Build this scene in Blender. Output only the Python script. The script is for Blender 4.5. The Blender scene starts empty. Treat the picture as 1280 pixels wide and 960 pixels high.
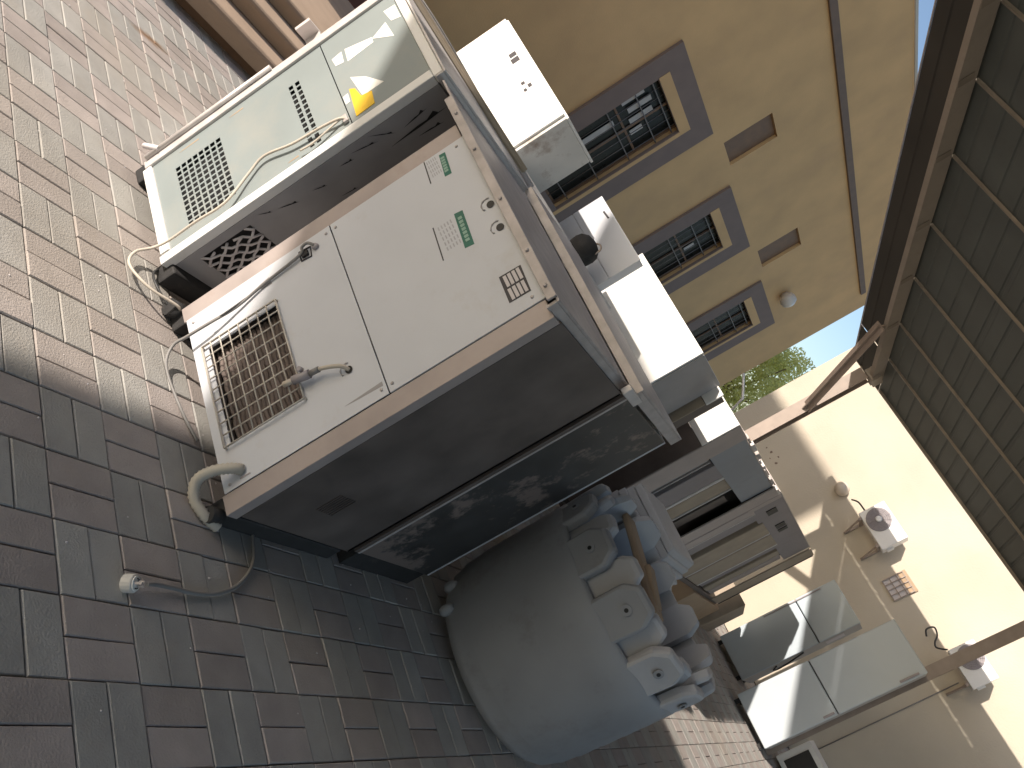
import bpy, bmesh, math, random
from mathutils import Vector, Matrix, noise
random.seed(7)
sc = bpy.context.scene
COL = sc.collection
R = math.radians

# ------------------------------------------------------------------ camera
cam_d = bpy.data.cameras.new("camera"); cam = bpy.data.objects.new("camera", cam_d); COL.objects.link(cam)
cam_d.sensor_fit = 'HORIZONTAL'; cam_d.sensor_width = 36.0
cam_d.lens = 1049.875 / 1280 * 36.0
cam_d.clip_start = 0.05; cam_d.clip_end = 3000
rows = ((0.35901227, 0.39973021, 0.84340142), (-0.78901676, -0.35271831, 0.50303314), (0.49856067, -0.84605292, 0.18876363))
m3 = Matrix(rows).transposed()
cam.matrix_world = Matrix.Translation((0, 0, 1.5)) @ m3.to_4x4()
sc.camera = cam

# ------------------------------------------------------------------ light
TX, TY = 0.80, 1.8                      # sunlight travels (TX, TY, -1)
sun_to = Vector((-TX, -TY, 1)).normalized()
elev = math.asin(sun_to.z); az = math.atan2(sun_to.x, sun_to.y)
w = bpy.data.worlds.new("World"); sc.world = w; w.use_nodes = True
nt = w.node_tree; bg = nt.nodes["Background"]
sky = nt.nodes.new("ShaderNodeTexSky"); sky.sky_type = 'NISHITA'; sky.sun_disc = False
sky.sun_elevation = elev; sky.sun_rotation = az; sky.air_density = 1.0; sky.dust_density = 1.5
nt.links.new(sky.outputs[0], bg.inputs[0]); bg.inputs[1].default_value = 0.15
sd = bpy.data.lights.new("sun", 'SUN'); sd.energy = 5.0; sd.angle = R(0.6); sd.color = (1.0, 0.90, 0.80)
so = bpy.data.objects.new("sun", sd); COL.objects.link(so)
so.rotation_euler = (-sun_to).to_track_quat('-Z', 'Y').to_euler()
sc.view_settings.view_transform = 'Standard'; sc.view_settings.look = 'None'
sc.view_settings.exposure = 0.4; sc.view_settings.gamma = 1.0

# ------------------------------------------------------------------ materials
def mat(name, col, rough=0.6, metal=0.0, var=0.12, vscale=6.0, bump=0.0, bscale=60.0, dirt=None, dscale=2.5, dcol=(0.2, 0.15, 0.1),
        obj_rand=0.0, isl_rand=0.0, coord='Object', dlo=0.55, dhi=0.75, spec=0.5, trans=0.0, alpha=1.0, stretch=None):
    m = bpy.data.materials.new(name); m.use_nodes = True
    n = m.node_tree.nodes; l = m.node_tree.links; b = n["Principled BSDF"]
    b.inputs["Roughness"].default_value = rough; b.inputs["Metallic"].default_value = metal
    b.inputs["Specular IOR Level"].default_value = spec
    if trans: b.inputs["Transmission Weight"].default_value = trans
    if alpha < 1: b.inputs["Alpha"].default_value = alpha
    tc = n.new("ShaderNodeTexCoord"); src = tc.outputs[coord]
    if stretch:
        mp = n.new("ShaderNodeMapping"); mp.inputs["Scale"].default_value = stretch; l.new(src, mp.inputs[0]); src = mp.outputs[0]
    nz = n.new("ShaderNodeTexNoise"); nz.inputs["Scale"].default_value = vscale; nz.inputs["Detail"].default_value = 8; l.new(src, nz.inputs[0])
    mr = n.new("ShaderNodeMapRange"); mr.inputs[1].default_value = 0.3; mr.inputs[2].default_value = 0.7
    mr.inputs[3].default_value = 1 - var; mr.inputs[4].default_value = 1 + var; l.new(nz.outputs[0], mr.inputs[0])
    val = mr.outputs[0]
    def add(x, amt):
        nonlocal val
        a = n.new("ShaderNodeMapRange"); a.inputs[3].default_value = 1 - amt; a.inputs[4].default_value = 1 + amt; l.new(x, a.inputs[0])
        mu = n.new("ShaderNodeMath"); mu.operation = 'MULTIPLY'; l.new(val, mu.inputs[0]); l.new(a.outputs[0], mu.inputs[1]); val = mu.outputs[0]
    if obj_rand: add(n.new("ShaderNodeObjectInfo").outputs["Random"], obj_rand)
    if isl_rand: add(n.new("ShaderNodeNewGeometry").outputs["Random Per Island"], isl_rand)
    mx = n.new("ShaderNodeMix"); mx.data_type = 'RGBA'; mx.blend_type = 'MULTIPLY'; mx.inputs[0].default_value = 1
    mx.inputs[6].default_value = (*col, 1); l.new(val, mx.inputs[7]); out = mx.outputs[2]
    if dirt:
        d = n.new("ShaderNodeTexNoise"); d.inputs["Scale"].default_value = dscale; d.inputs["Detail"].default_value = 10; d.inputs["Roughness"].default_value = 0.7
        l.new(src, d.inputs[0])
        r = n.new("ShaderNodeMapRange"); r.inputs[1].default_value = dlo; r.inputs[2].default_value = dhi; r.inputs[3].default_value = 0; r.inputs[4].default_value = dirt
        l.new(d.outputs[0], r.inputs[0])
        m2 = n.new("ShaderNodeMix"); m2.data_type = 'RGBA'; l.new(r.outputs[0], m2.inputs[0]); l.new(out, m2.inputs[6]); m2.inputs[7].default_value = (*dcol, 1)
        out = m2.outputs[2]
    l.new(out, b.inputs["Base Color"])
    rr = n.new("ShaderNodeMapRange"); rr.inputs[3].default_value = max(0, rough - .12); rr.inputs[4].default_value = min(1, rough + .12)
    l.new(nz.outputs[0], rr.inputs[0]); l.new(rr.outputs[0], b.inputs["Roughness"])
    if bump:
        bn = n.new("ShaderNodeTexNoise"); bn.inputs["Scale"].default_value = bscale; bn.inputs["Detail"].default_value = 6; l.new(src, bn.inputs[0])
        bp = n.new("ShaderNodeBump"); bp.inputs["Strength"].default_value = bump; bp.inputs["Distance"].default_value = 0.01
        l.new(bn.outputs[0], bp.inputs["Height"]); l.new(bp.outputs[0], b.inputs["Normal"])
    return m

M = {}
M['paver_grey'] = mat('paver_grey', (0.38, 0.37, 0.345), 0.95, spec=0.2, var=0.10, vscale=9, bump=0.35, bscale=160, obj_rand=0.10, isl_rand=0.10, coord='Generated', dirt=0.35, dscale=5, dcol=(0.36, 0.30, 0.23))
M['paver_red'] = mat('paver_red', (0.395, 0.35, 0.325), 0.95, spec=0.2, var=0.10, vscale=9, bump=0.35, bscale=160, obj_rand=0.12, isl_rand=0.12, coord='Generated', dirt=0.35, dscale=5, dcol=(0.36, 0.30, 0.24))
for k in ('paver_grey', 'paver_red'):   # world-position texture so alike pavers do not repeat
    n = M[k].node_tree.nodes; l = M[k].node_tree.links; g = n.new("ShaderNodeNewGeometry")
    for t in [x for x in n if x.type == 'TEX_NOISE']: l.new(g.outputs["Position"], t.inputs[0])
    # an old rust stain on the pavers and broad dusty patches
    b_ = n["Principled BSDF"]; base = b_.inputs["Base Color"].links[0].from_socket
    bd = n.new("ShaderNodeTexNoise"); bd.inputs["Scale"].default_value = 1.1; bd.inputs["Detail"].default_value = 6; l.new(g.outputs["Position"], bd.inputs[0])
    br = n.new("ShaderNodeMapRange"); br.inputs[1].default_value = .42; br.inputs[2].default_value = .68; br.inputs[3].default_value = 0; br.inputs[4].default_value = .45; l.new(bd.outputs[0], br.inputs[0])
    bm_ = n.new("ShaderNodeMix"); bm_.data_type = 'RGBA'; l.new(br.outputs[0], bm_.inputs[0]); l.new(base, bm_.inputs[6]); bm_.inputs[7].default_value = (.37, .325, .27, 1)
    mp = n.new("ShaderNodeMapping"); mp.vector_type = 'TEXTURE'; mp.inputs["Location"].default_value = (-4.245, 2.30, 0); mp.inputs["Rotation"].default_value = (0, 0, .18); mp.inputs["Scale"].default_value = (.05, .17, 1); l.new(g.outputs["Position"], mp.inputs[0])
    ln = n.new("ShaderNodeVectorMath"); ln.operation = 'LENGTH'; l.new(mp.outputs[0], ln.inputs[0])
    n2 = n.new("ShaderNodeTexNoise"); n2.inputs["Scale"].default_value = 22; n2.inputs["Detail"].default_value = 5; l.new(g.outputs["Position"], n2.inputs[0])
    ad = n.new("ShaderNodeMath"); ad.operation = 'ADD'; l.new(ln.outputs["Value"], ad.inputs[0]); l.new(n2.outputs[0], ad.inputs[1])
    sr = n.new("ShaderNodeMapRange"); sr.inputs[1].default_value = .7; sr.inputs[2].default_value = 1.5; sr.inputs[3].default_value = .85; sr.inputs[4].default_value = 0; l.new(ad.outputs[0], sr.inputs[0])
    sm = n.new("ShaderNodeMix"); sm.data_type = 'RGBA'; l.new(sr.outputs[0], sm.inputs[0]); l.new(bm_.outputs[2], sm.inputs[6]); sm.inputs[7].default_value = (.22, .12, .055, 1)
    l.new(sm.outputs[2], b_.inputs["Base Color"])
M['sand'] = mat('joint_sand', (0.10, 0.085, 0.07), 0.95, var=0.3, vscale=30, bump=0.4, bscale=200)
M['earth'] = mat('sandy_ground', (0.36, 0.30, 0.22), 0.95, var=0.15, vscale=3, bump=0.4, bscale=20)
M['white_paint'] = mat('off_white_sheet_metal', (0.585, 0.60, 0.635), 0.38, var=0.03, vscale=5, dirt=0.45, dscale=4.5, dcol=(0.42, 0.36, 0.29), bump=0.35, bscale=2.5, dlo=0.56, dhi=0.8)
M['white_clean'] = mat('white_sheet_metal', (0.80, 0.79, 0.76), 0.35, var=0.03, dirt=0.3, dscale=4, dcol=(0.45, 0.36, 0.26), dlo=0.58, dhi=0.8)
M['rusty_white'] = mat('rust_stained_white_metal', (0.70, 0.68, 0.64), 0.5, var=0.08, dirt=0.75, dscale=4.5, dcol=(0.22, 0.13, 0.08), dlo=0.52, dhi=0.68)
M['grey_green'] = mat('grey_green_sheet_metal', (0.25, 0.285, 0.285), 0.4, var=0.05, vscale=4, dirt=0.4, dscale=3.5, dcol=(0.36, 0.33, 0.28), bump=0.05, bscale=4, dlo=0.5, dhi=0.75)
M['galv'] = mat('galvanised_steel', (0.45, 0.41, 0.395), 0.45, 0.15, var=0.18, vscale=18, dirt=0.5, dscale=6, dcol=(0.33, 0.27, 0.22), bump=0.08, bscale=25)
M['galv_bright'] = mat('bright_galvanised_steel', (0.60, 0.565, 0.545), 0.42, 0.15, var=0.12, vscale=14, dirt=0.35, dscale=7, dcol=(0.35, 0.29, 0.24), bump=0.08, bscale=25)
M['side_dark'] = mat('dull_dark_steel', (0.115, 0.093, 0.082), 0.55, 0.1, var=0.3, vscale=5, dirt=0.5, dscale=3, dcol=(0.17, 0.135, 0.115), bump=0.05, bscale=6)
M['side_film'] = mat('steel_with_torn_film', (0.055, 0.055, 0.054), 0.45, 0.15, var=0.3, vscale=6, dirt=0.85, dscale=3.6, dcol=(0.24, 0.19, 0.165), dlo=0.50, dhi=0.56)
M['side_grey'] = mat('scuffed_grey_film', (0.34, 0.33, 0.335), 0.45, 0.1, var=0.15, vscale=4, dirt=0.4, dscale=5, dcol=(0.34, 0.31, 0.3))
M['black'] = mat('black_plastic_and_gap_dark', (0.012, 0.012, 0.013), 0.5, var=0.3, vscale=20)
M['rubber'] = mat('black_rubber', (0.025, 0.024, 0.024), 0.75, var=0.3, vscale=20, dirt=0.5, dscale=12, dcol=(0.12, 0.1, 0.08))
M['coil'] = mat('dusty_condenser_fins', (0.17, 0.135, 0.12), 0.8, 0.2, var=0.3, vscale=14, dirt=0.6, dscale=9, dcol=(0.20, 0.15, 0.115))
M['wire'] = mat('cream_wire_guard', (0.55, 0.51, 0.45), 0.5, 0.2, var=0.1, dirt=0.45, dscale=14, dcol=(0.3, 0.18, 0.1))
M['cable_cream'] = mat('cream_cable', (0.55, 0.49, 0.41), 0.55, var=0.1)
M['cable_grey'] = mat('grey_cable', (0.22, 0.21, 0.2), 0.55, var=0.15)
M['cable_black'] = mat('black_cable', (0.035, 0.035, 0.035), 0.5, var=0.2)
M['plastic_white'] = mat('white_plastic', (0.62, 0.60, 0.56), 0.4, var=0.06, dirt=0.3, dscale=30, dcol=(0.3, 0.25, 0.2))
M['hose'] = mat('beige_hose', (0.48, 0.44, 0.37), 0.6, var=0.1)
M['green'] = mat('green_sticker', (0.02, 0.14, 0.10), 0.5, var=0.1)
M['green_light'] = mat('faded_green_sticker', (0.26, 0.42, 0.34), 0.5, var=0.1)
M['print'] = mat('dark_print', (0.05, 0.045, 0.05), 0.6, var=0.2)
M['print_pale'] = mat('pale_print', (0.40, 0.40, 0.43), 0.6, var=0.1)
M['label'] = mat('label_paper', (0.62, 0.58, 0.58), 0.6, var=0.05)
M['yellow'] = mat('yellow_sticker', (0.80, 0.50, 0.03), 0.5, var=0.08)
M['paper'] = mat('torn_paper', (0.82, 0.80, 0.74), 0.8, var=0.06)
M['tan'] = mat('tan_plaster', (0.60, 0.375, 0.17), 0.9, var=0.10, vscale=1.1, bump=0.35, bscale=45, dirt=0.4, dscale=0.7, dcol=(0.52, 0.32, 0.17))
M['cream'] = mat('cream_plaster', (0.53, 0.47, 0.375), 0.9, var=0.07, vscale=1.2, bump=0.3, bscale=40, dirt=0.45, dscale=1.6, dcol=(0.47, 0.40, 0.31))
M['surround'] = mat('dark_grey_plaster', (0.20, 0.145, 0.115), 0.9, var=0.08, vscale=3, bump=0.2, bscale=60)
M['band'] = mat('brown_grey_band', (0.17, 0.115, 0.08), 0.8, var=0.1)
M['vent_brown'] = mat('brown_louvre', (0.19, 0.11, 0.06), 0.7, var=0.15)
M['iron'] = mat('painted_iron', (0.12, 0.10, 0.085), 0.5, 0.2, var=0.15)
M['glass'] = mat('dark_glass', (0.014, 0.015, 0.013), 0.3, var=0.1, spec=0.12)
M['curtain'] = mat('pale_curtain', (0.5, 0.46, 0.4), 0.8, var=0.1)
M['steel_brown'] = mat('brown_painted_steel', (0.33, 0.27, 0.23), 0.5, var=0.12, vscale=8, dirt=0.35, dscale=6, dcol=(0.16, 0.12, 0.1))
M['beam'] = mat('beige_painted_steel', (0.33, 0.29, 0.24), 0.5, var=0.1, vscale=5, dirt=0.4, dscale=5, dcol=(0.2, 0.15, 0.11))
M['purlin'] = mat('purlin_steel', (0.27, 0.235, 0.19), 0.6, 0.1, var=0.15)
M['sheet'] = mat('corrugated_sheet', (0.095, 0.108, 0.10), 0.6, 0.1, var=0.15, vscale=2, dirt=0.4, dscale=1.4, dcol=(0.085, 0.08, 0.07), obj_rand=0.08)
M['sheet_shade'] = mat('shade_dark_corrugated_sheet', (0.055, 0.052, 0.045), 0.7, var=0.2, vscale=2, dirt=0.4, dscale=1.4, dcol=(0.07, 0.05, 0.035))  # darker copy of the sheet, the overhang's shade is put into its colour
M['drum'] = mat('grey_moulded_fibreglass', (0.29, 0.30, 0.315), 0.6, var=0.06, vscale=5, bump=0.08, bscale=18, dirt=0.6, dscale=4, dcol=(0.17, 0.155, 0.145))
M['drum_lobe'] = mat('pale_and_skylit_moulding', (0.42, 0.425, 0.44), 0.55, var=0.06, vscale=8, dirt=0.3, dscale=9, dcol=(0.34, 0.31, 0.29))  # paler drum colour with skylight put in for back lobes, also tray plastic
M['cardboard'] = mat('cardboard', (0.40, 0.29, 0.19), 0.85, var=0.12, vscale=5, dirt=0.4, dscale=5, dcol=(0.27, 0.2, 0.14))
M['fridge'] = mat('silver_blue_fridge_door', (0.50, 0.57, 0.62), 0.5, 0.0, var=0.04, vscale=2, dirt=0.3, dscale=2, dcol=(0.33, 0.34, 0.33))
M['fridge_pale'] = mat('pale_fridge_door', (0.54, 0.59, 0.62), 0.5, 0.0, var=0.04, vscale=2, dirt=0.25, dscale=2, dcol=(0.4, 0.4, 0.37))
M['fridge_side'] = mat('fridge_side', (0.44, 0.42, 0.39), 0.5, var=0.06, dirt=0.4, dscale=4, dcol=(0.3, 0.25, 0.2))
M['gasket'] = mat('dark_gasket', (0.05, 0.05, 0.05), 0.7)
M['blue_grey'] = mat('blue_grey_panel', (0.27, 0.29, 0.32), 0.5, 0.1, var=0.08, vscale=3, dirt=0.3, dscale=5, dcol=(0.2, 0.2, 0.2))
M['mauve'] = mat('mauve_grey_panel', (0.27, 0.245, 0.25), 0.55, 0.1, var=0.1, vscale=4, dirt=0.4, dscale=5, dcol=(0.19, 0.16, 0.15))
M['beige_post'] = mat('beige_sheet_metal', (0.40, 0.345, 0.325), 0.45, 0.15, var=0.12, vscale=7, dirt=0.45, dscale=7, dcol=(0.27, 0.21, 0.17))
M['slat_tan'] = mat('tan_slat', (0.35, 0.29, 0.22), 0.6, 0.05, var=0.12, vscale=7, dirt=0.4, dscale=8, dcol=(0.3, 0.22, 0.15))
M['fan_grey'] = mat('fan_guard_grey', (0.33, 0.30, 0.31), 0.5, var=0.1)
M['globe'] = mat('opal_globe', (0.60, 0.52, 0.42), 0.35, var=0.04)
M['step'] = mat('brown_step_plaster', (0.40, 0.30, 0.22), 0.85, var=0.1, vscale=3, bump=0.2, bscale=50, dirt=0.3, dscale=3, dcol=(0.28, 0.2, 0.15))
M['darkred'] = mat('dark_red_paint', (0.20, 0.075, 0.05), 0.5, var=0.1)
M['bark'] = mat('bark', (0.16, 0.11, 0.07), 0.9, var=0.3, vscale=10, bump=0.5)
M['leaf'] = mat('leaf_yellow_green', (0.55, 0.54, 0.2), 0.6, var=0.2, isl_rand=0.5)
M['film'] = mat('clear_plastic_wrap', (0.62, 0.56, 0.55), 0.3, var=0.25, vscale=25, bump=0.6, bscale=30)
if 1:
    _n = M['leaf'].node_tree.nodes; _l = M['leaf'].node_tree.links; _t = _n.new('ShaderNodeBsdfTranslucent'); _t.inputs[0].default_value = (.85, .85, .32, 1); _m = _n.new('ShaderNodeMixShader'); _m.inputs[0].default_value = .45
    _l.new(_n['Principled BSDF'].outputs[0], _m.inputs[1]); _l.new(_t.outputs[0], _m.inputs[2]); _l.new(_m.outputs[0], _n['Material Output'].inputs[0])


# ------------------------------------------------------------------ mesh helpers
class MB:
    def __init__(s): s.v = []; s.f = []; s.sm = []
    def poly(s, pts, sm=False):
        b = len(s.v); s.v += [tuple(p) for p in pts]; s.f.append(tuple(range(b, b + len(pts)))); s.sm.append(sm); return s
    def box(s, x0, x1, y0, y1, z0, z1):
        b = len(s.v)
        s.v += [(x0, y0, z0), (x1, y0, z0), (x1, y1, z0), (x0, y1, z0), (x0, y0, z1), (x1, y0, z1), (x1, y1, z1), (x0, y1, z1)]
        for q in ((0, 3, 2, 1), (4, 5, 6, 7), (0, 1, 5, 4), (1, 2, 6, 5), (2, 3, 7, 6), (3, 0, 4, 7)): s.f.append(tuple(b + i for i in q)); s.sm.append(False)
        return s
    def obox(s, a, b_, wx, wz, up=(0, 0, 1)):       # bar from a to b_, width wx sideways, wz along up
        a = Vector(a); b_ = Vector(b_); d = (b_ - a).normalized(); u = Vector(up); r = d.cross(u).normalized(); u = r.cross(d).normalized()
        b = len(s.v)
        for p in (a, b_):
            for i, j in ((-1, -1), (1, -1), (1, 1), (-1, 1)): s.v.append(tuple(p + r * wx / 2 * i + u * wz / 2 * j))
        for q in ((0, 1, 2, 3), (7, 6, 5, 4), (0, 4, 5, 1), (1, 5, 6, 2), (2, 6, 7, 3), (3, 7, 4, 0)): s.f.append(tuple(b + i for i in q)); s.sm.append(False)
        return s
    def prism(s, pts, ax, lo, hi):                  # polygon pts (two coords) extruded along axis ax
        def mk(p, t):
            q = list(p); q.insert(ax, t); return tuple(q)
        n = len(pts); b = len(s.v)
        s.v += [mk(p, lo) for p in pts] + [mk(p, hi) for p in pts]
        s.f.append(tuple(b + i for i in range(n))); s.f.append(tuple(b + n + i for i in reversed(range(n)))); s.sm += [False, False]
        for i in range(n):
            j = (i + 1) % n; s.f.append((b + j, b + i, b + n + i, b + n + j)); s.sm.append(False)
        return s
    def tube(s, path, r, n=8, smooth=True, sub=6, cap=True):
        P = [Vector(p) for p in path]
        if sub > 1 and len(P) > 2:
            Q = []
            for i in range(len(P) - 1):
                p0 = P[max(i - 1, 0)]; p1 = P[i]; p2 = P[i + 1]; p3 = P[min(i + 2, len(P) - 1)]
                for k in range(sub):
                    t = k / sub
                    Q.append(0.5 * ((2 * p1) + (p2 - p0) * t + (2 * p0 - 5 * p1 + 4 * p2 - p3) * t * t + (3 * p1 - p0 - 3 * p2 + p3) * t ** 3))
            Q.append(P[-1]); P = Q
        b = len(s.v); up = Vector((0, 0, 1)); last = None
        for i, p in enumerate(P):
            d = (P[min(i + 1, len(P) - 1)] - P[max(i - 1, 0)]).normalized()
            if last is None: a = d.orthogonal().normalized()
            else: a = (last - d * last.dot(d)).normalized()
            last = a; c = d.cross(a); rr = r(i, len(P)) if callable(r) else r
            for k in range(n):
                t = 2 * math.pi * k / n; s.v.append(tuple(p + (a * math.cos(t) + c * math.sin(t)) * rr))
        for i in range(len(P) - 1):
            for k in range(n):
                k2 = (k + 1) % n; s.f.append((b + i * n + k, b + i * n + k2, b + (i + 1) * n + k2, b + (i + 1) * n + k)); s.sm.append(smooth)
        if cap:
            s.f.append(tuple(b + k for k in reversed(range(n)))); s.sm.append(False)
            e = b + (len(P) - 1) * n; s.f.append(tuple(e + k for k in range(n))); s.sm.append(False)
        return s
    def lathe(s, c, prof, n=24, axis='Z', smooth=True):   # prof: list of (radius, height)
        b = len(s.v); c = Vector(c)
        for r, h in prof:
            for k in range(n):
                t = 2 * math.pi * k / n; x, y = r * math.cos(t), r * math.sin(t)
                p = {'Z': (x, y, h), 'Y': (x, h, y), 'X': (h, x, y)}[axis]; s.v.append(tuple(c + Vector(p)))
        for i in range(len(prof) - 1):
            for k in range(n):
                k2 = (k + 1) % n; s.f.append((b + i * n + k, b + i * n + k2, b + (i + 1) * n + k2, b + (i + 1) * n + k)); s.sm.append(smooth)
        s.f.append(tuple(b + k for k in range(n))); e = b + (len(prof) - 1) * n; s.f.append(tuple(e + k for k in range(n))); s.sm += [False, False]
        return s
    def build(s, name, m, parent=None, bevel=0.0, loc=None, solid=0.0, fix=True, kind=None):
        me = bpy.data.meshes.new(name); o = bpy.data.objects.new(name, me)
        org = Vector((0, 0, 0))
        if parent is not None: org = ORG[parent.name]
        elif loc is not None: org = Vector(loc); o.location = org
        me.from_pydata([tuple(Vector(v) - org) for v in s.v], [], s.f); me.polygons.foreach_set("use_smooth", s.sm)
        if fix:
            bm = bmesh.new(); bm.from_mesh(me); bmesh.ops.recalc_face_normals(bm, faces=bm.faces); bm.to_mesh(me); bm.free()
        me.materials.append(M[m]); COL.objects.link(o)
        ORG[o.name] = org
        if parent is not None: o.parent = parent
        if solid:
            md = o.modifiers.new("thick", 'SOLIDIFY'); md.thickness = solid; md.offset = -1
        if bevel:
            md = o.modifiers.new("soft", 'BEVEL'); md.width = bevel; md.segments = 2; md.limit_method = 'ANGLE'; md.angle_limit = R(40)
        if kind: o["kind"] = kind
        return o
ORG = {}
def thing(name, label, cat, loc, group=None):
    o = bpy.data.objects.new(name, None); COL.objects.link(o); o.location = loc; o.empty_display_size = 0.1
    o["label"] = label; o["category"] = cat; ORG[o.name] = Vector(loc)
    if group: o["group"] = group
    return o
def tag(o, label, cat, group=None):
    o["label"] = label; o["category"] = cat
    if group: o["group"] = group
    return o
def cells(us, vs, holes, mk):    # sheet cut by rectangular openings, faces from mk(u, v)
    mb = MB(); U = sorted(set([round(u, 5) for u in us] + [round(h[i], 5) for h in holes for i in (0, 1)]))
    V = sorted(set([round(v, 5) for v in vs] + [round(h[i], 5) for h in holes for i in (2, 3)]))
    idx = {}
    for i, u in enumerate(U):
        for j, v in enumerate(V): idx[i, j] = len(mb.v); mb.v.append(mk(u, v))
    for i in range(len(U) - 1):
        for j in range(len(V) - 1):
            cu, cv = (U[i] + U[i + 1]) / 2, (V[j] + V[j + 1]) / 2
            if any(h[0] < cu < h[1] and h[2] < cv < h[3] for h in holes): continue
            mb.f.append((idx[i, j], idx[i + 1, j], idx[i + 1, j + 1], idx[i, j + 1])); mb.sm.append(False)
    return mb
def flat_xz(pts, y, th=0.0012):  # thin sticker on a face looking to -Y
    return MB().prism(pts, 1, y - th, y)

# ================================================================== GROUND
gp = MB().poly([(-400, -400, -0.03), (400, -400, -0.03), (400, 400, -0.03), (-400, 400, -0.03)]).build('ground', 'earth'); gp['kind'] = 'structure'
gs = MB().poly([(-8.6, -4, -0.012), (6, -4, -0.012), (6, 14, -0.012), (-8.6, 14, -0.012)]).build('pavement', 'sand'); gs['kind'] = 'structure'
S = 0.205; X0 = -1.58; Y0 = 1.405; J = 0.0018; CH = 0.003
def paver_mesh(lx, ly):
    v = []; a, b = lx / 2 - J, ly / 2 - J
    v += [(-a, -b, -0.03), (a, -b, -0.03), (a, b, -0.03), (-a, b, -0.03)]
    v += [(-a, -b, -CH), (a, -b, -CH), (a, b, -CH), (-a, b, -CH)]
    a -= CH; b -= CH; v += [(-a, -b, 0), (a, -b, 0), (a, b, 0), (-a, b, 0)]
    f = [(8, 9, 10, 11)]
    for k in range(4):
        k2 = (k + 1) % 4; f += [(k, k2, 4 + k2, 4 + k), (4 + k, 4 + k2, 8 + k2, 8 + k)]
    return v, f
inv = m3.transposed()
def proj(p):
    q = inv @ (Vector(p) - Vector((0, 0, 1.5)))
    if q.z > -0.1: return None
    return (640 - 1049.875 * q.x / q.z, 480 + 1049.875 * q.y / q.z, -q.z)
pv = {'g': paver_mesh(S, S / 2), 'r': paver_mesh(S / 2, S)}
pm = {}
for k, mname, nm in (('g', 'paver_grey', 'grey_paver'), ('r', 'paver_red', 'red_paver')):
    me = bpy.data.meshes.new(nm); me.from_pydata(pv[k][0], [], pv[k][1]); me.materials.append(M[mname]); pm[k] = me
allp = []
for i in range(-20, 16):
    for j in range(-14, 57):
        cx, cy = X0 + (i + .5) * S, Y0 + (j + .5) * S
        k = 'g' if (i + j) % 2 == 0 else 'r'
        for h in (-.25, .25):
            x, y = (cx, cy + h * S) if k == 'g' else (cx + h * S, cy)
            q = proj((x, y, 0)); sc_ = 0
            if q and -40 < q[0] < 1320 and -40 < q[1] < 1000 and not (x > -2.15 and x < -1.3 and y > 2.0) and not (-3 < x < -2.2 and y > 2.0):
                sc_ = 1500.0 / q[2] ** 2 + (2000 if q[2] < 5.2 else 0)
                if y > 4.2: sc_ = 1.0 / q[2]
            allp.append((sc_, k, x, y))
allp.sort(key=lambda t: -t[0])
cnt = {'g': 0, 'r': 0}; rest = {'g': MB(), 'r': MB()}
for s_, k, x, y in allp:
    rz = random.gauss(0, 0.0009); a = random.gauss(0, 0.004); tx_, ty_ = random.gauss(0, 0.0045), random.gauss(0, 0.0045)
    mw = Matrix.Translation((x + random.gauss(0, .0005), y + random.gauss(0, .0005), rz)) @ Matrix.Rotation(a, 4, 'Z') @ Matrix.Rotation(tx_, 4, 'X') @ Matrix.Rotation(ty_, 4, 'Y')
    if s_ > 0 and cnt[k] < 240:
        cnt[k] += 1; o = bpy.data.objects.new('grey_paver' if k == 'g' else 'red_paver', pm[k]); COL.objects.link(o); o.parent = gs; o.matrix_local = mw
    else:
        b = len(rest[k].v); rest[k].v += [tuple(mw @ Vector(v)) for v in pv[k][0]]; rest[k].f += [tuple(b + t for t in f) for f in pv[k][1]]; rest[k].sm += [False] * 9
ORG[gs.name] = Vector((0, 0, 0))
rest['g'].build('grey_paver_field', 'paver_grey', gs, fix=False, kind='stuff'); rest['r'].build('red_paver_field', 'paver_red', gs, fix=False, kind='stuff')

gr = MB(); rg_ = random.Random(21)
for _ in range(260):
    x, y = rg_.uniform(-4.8, -.6), rg_.uniform(.6, 4); r_ = rg_.uniform(.0012, .004) * (1.6 if rg_.random() < .05 else 1)
    pts = [(x + r_ * math.cos(a * 1.257) * rg_.uniform(.7, 1.2), y + r_ * math.sin(a * 1.257) * rg_.uniform(.7, 1.2), .001) for a in range(5)]
    b = len(gr.v); gr.v += pts + [(x, y, .001 + r_)]; gr.f += [(b + k, b + (k + 1) % 5, b + 5) for k in range(5)]; gr.sm += [False] * 5
gr = gr.build('grit', 'label', fix=False, kind='stuff'); tag(gr, 'small pale stone chips and grit scattered over the pavers', 'grit')

# ================================================================== TAN BUILDING
XB = -10.0
bl = thing('tan_building', 'long tan plastered building with three grey framed barred windows behind the row of units', 'building', (XB, 9, 0))
wins = [10.83, 15.02, 19.18]; WW = 1.45; vents = [(13.33, 14.06), (17.5, 18.28)]; WZ0, WZ1 = .875, 3.46; YB0, YB1, ZB = -2.35, 23.25, 7.975
holes = [(y, y + WW, WZ0, WZ1) for y in wins] + [(a, b, 4.15, 5.16) for a, b in vents]
cells([YB0, YB1], [0, ZB], holes, lambda u, v: (XB, u, v)).build('wall', 'tan', bl)
mb = MB()
for (a, b, c, d) in holes:
    e = XB - .2
    mb.poly([(XB, a, c), (XB, b, c), (e, b, c), (e, a, c)]); mb.poly([(XB, a, d), (XB, b, d), (e, b, d), (e, a, d)])
    mb.poly([(XB, a, c), (XB, a, d), (e, a, d), (e, a, c)]); mb.poly([(XB, b, c), (XB, b, d), (e, b, d), (e, b, c)])
mb.build('reveal', 'tan', bl)
MB().box(-18, XB - .003, YB1 - .25, YB1, 0, ZB).build('end_wall', 'tan', bl)
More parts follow.
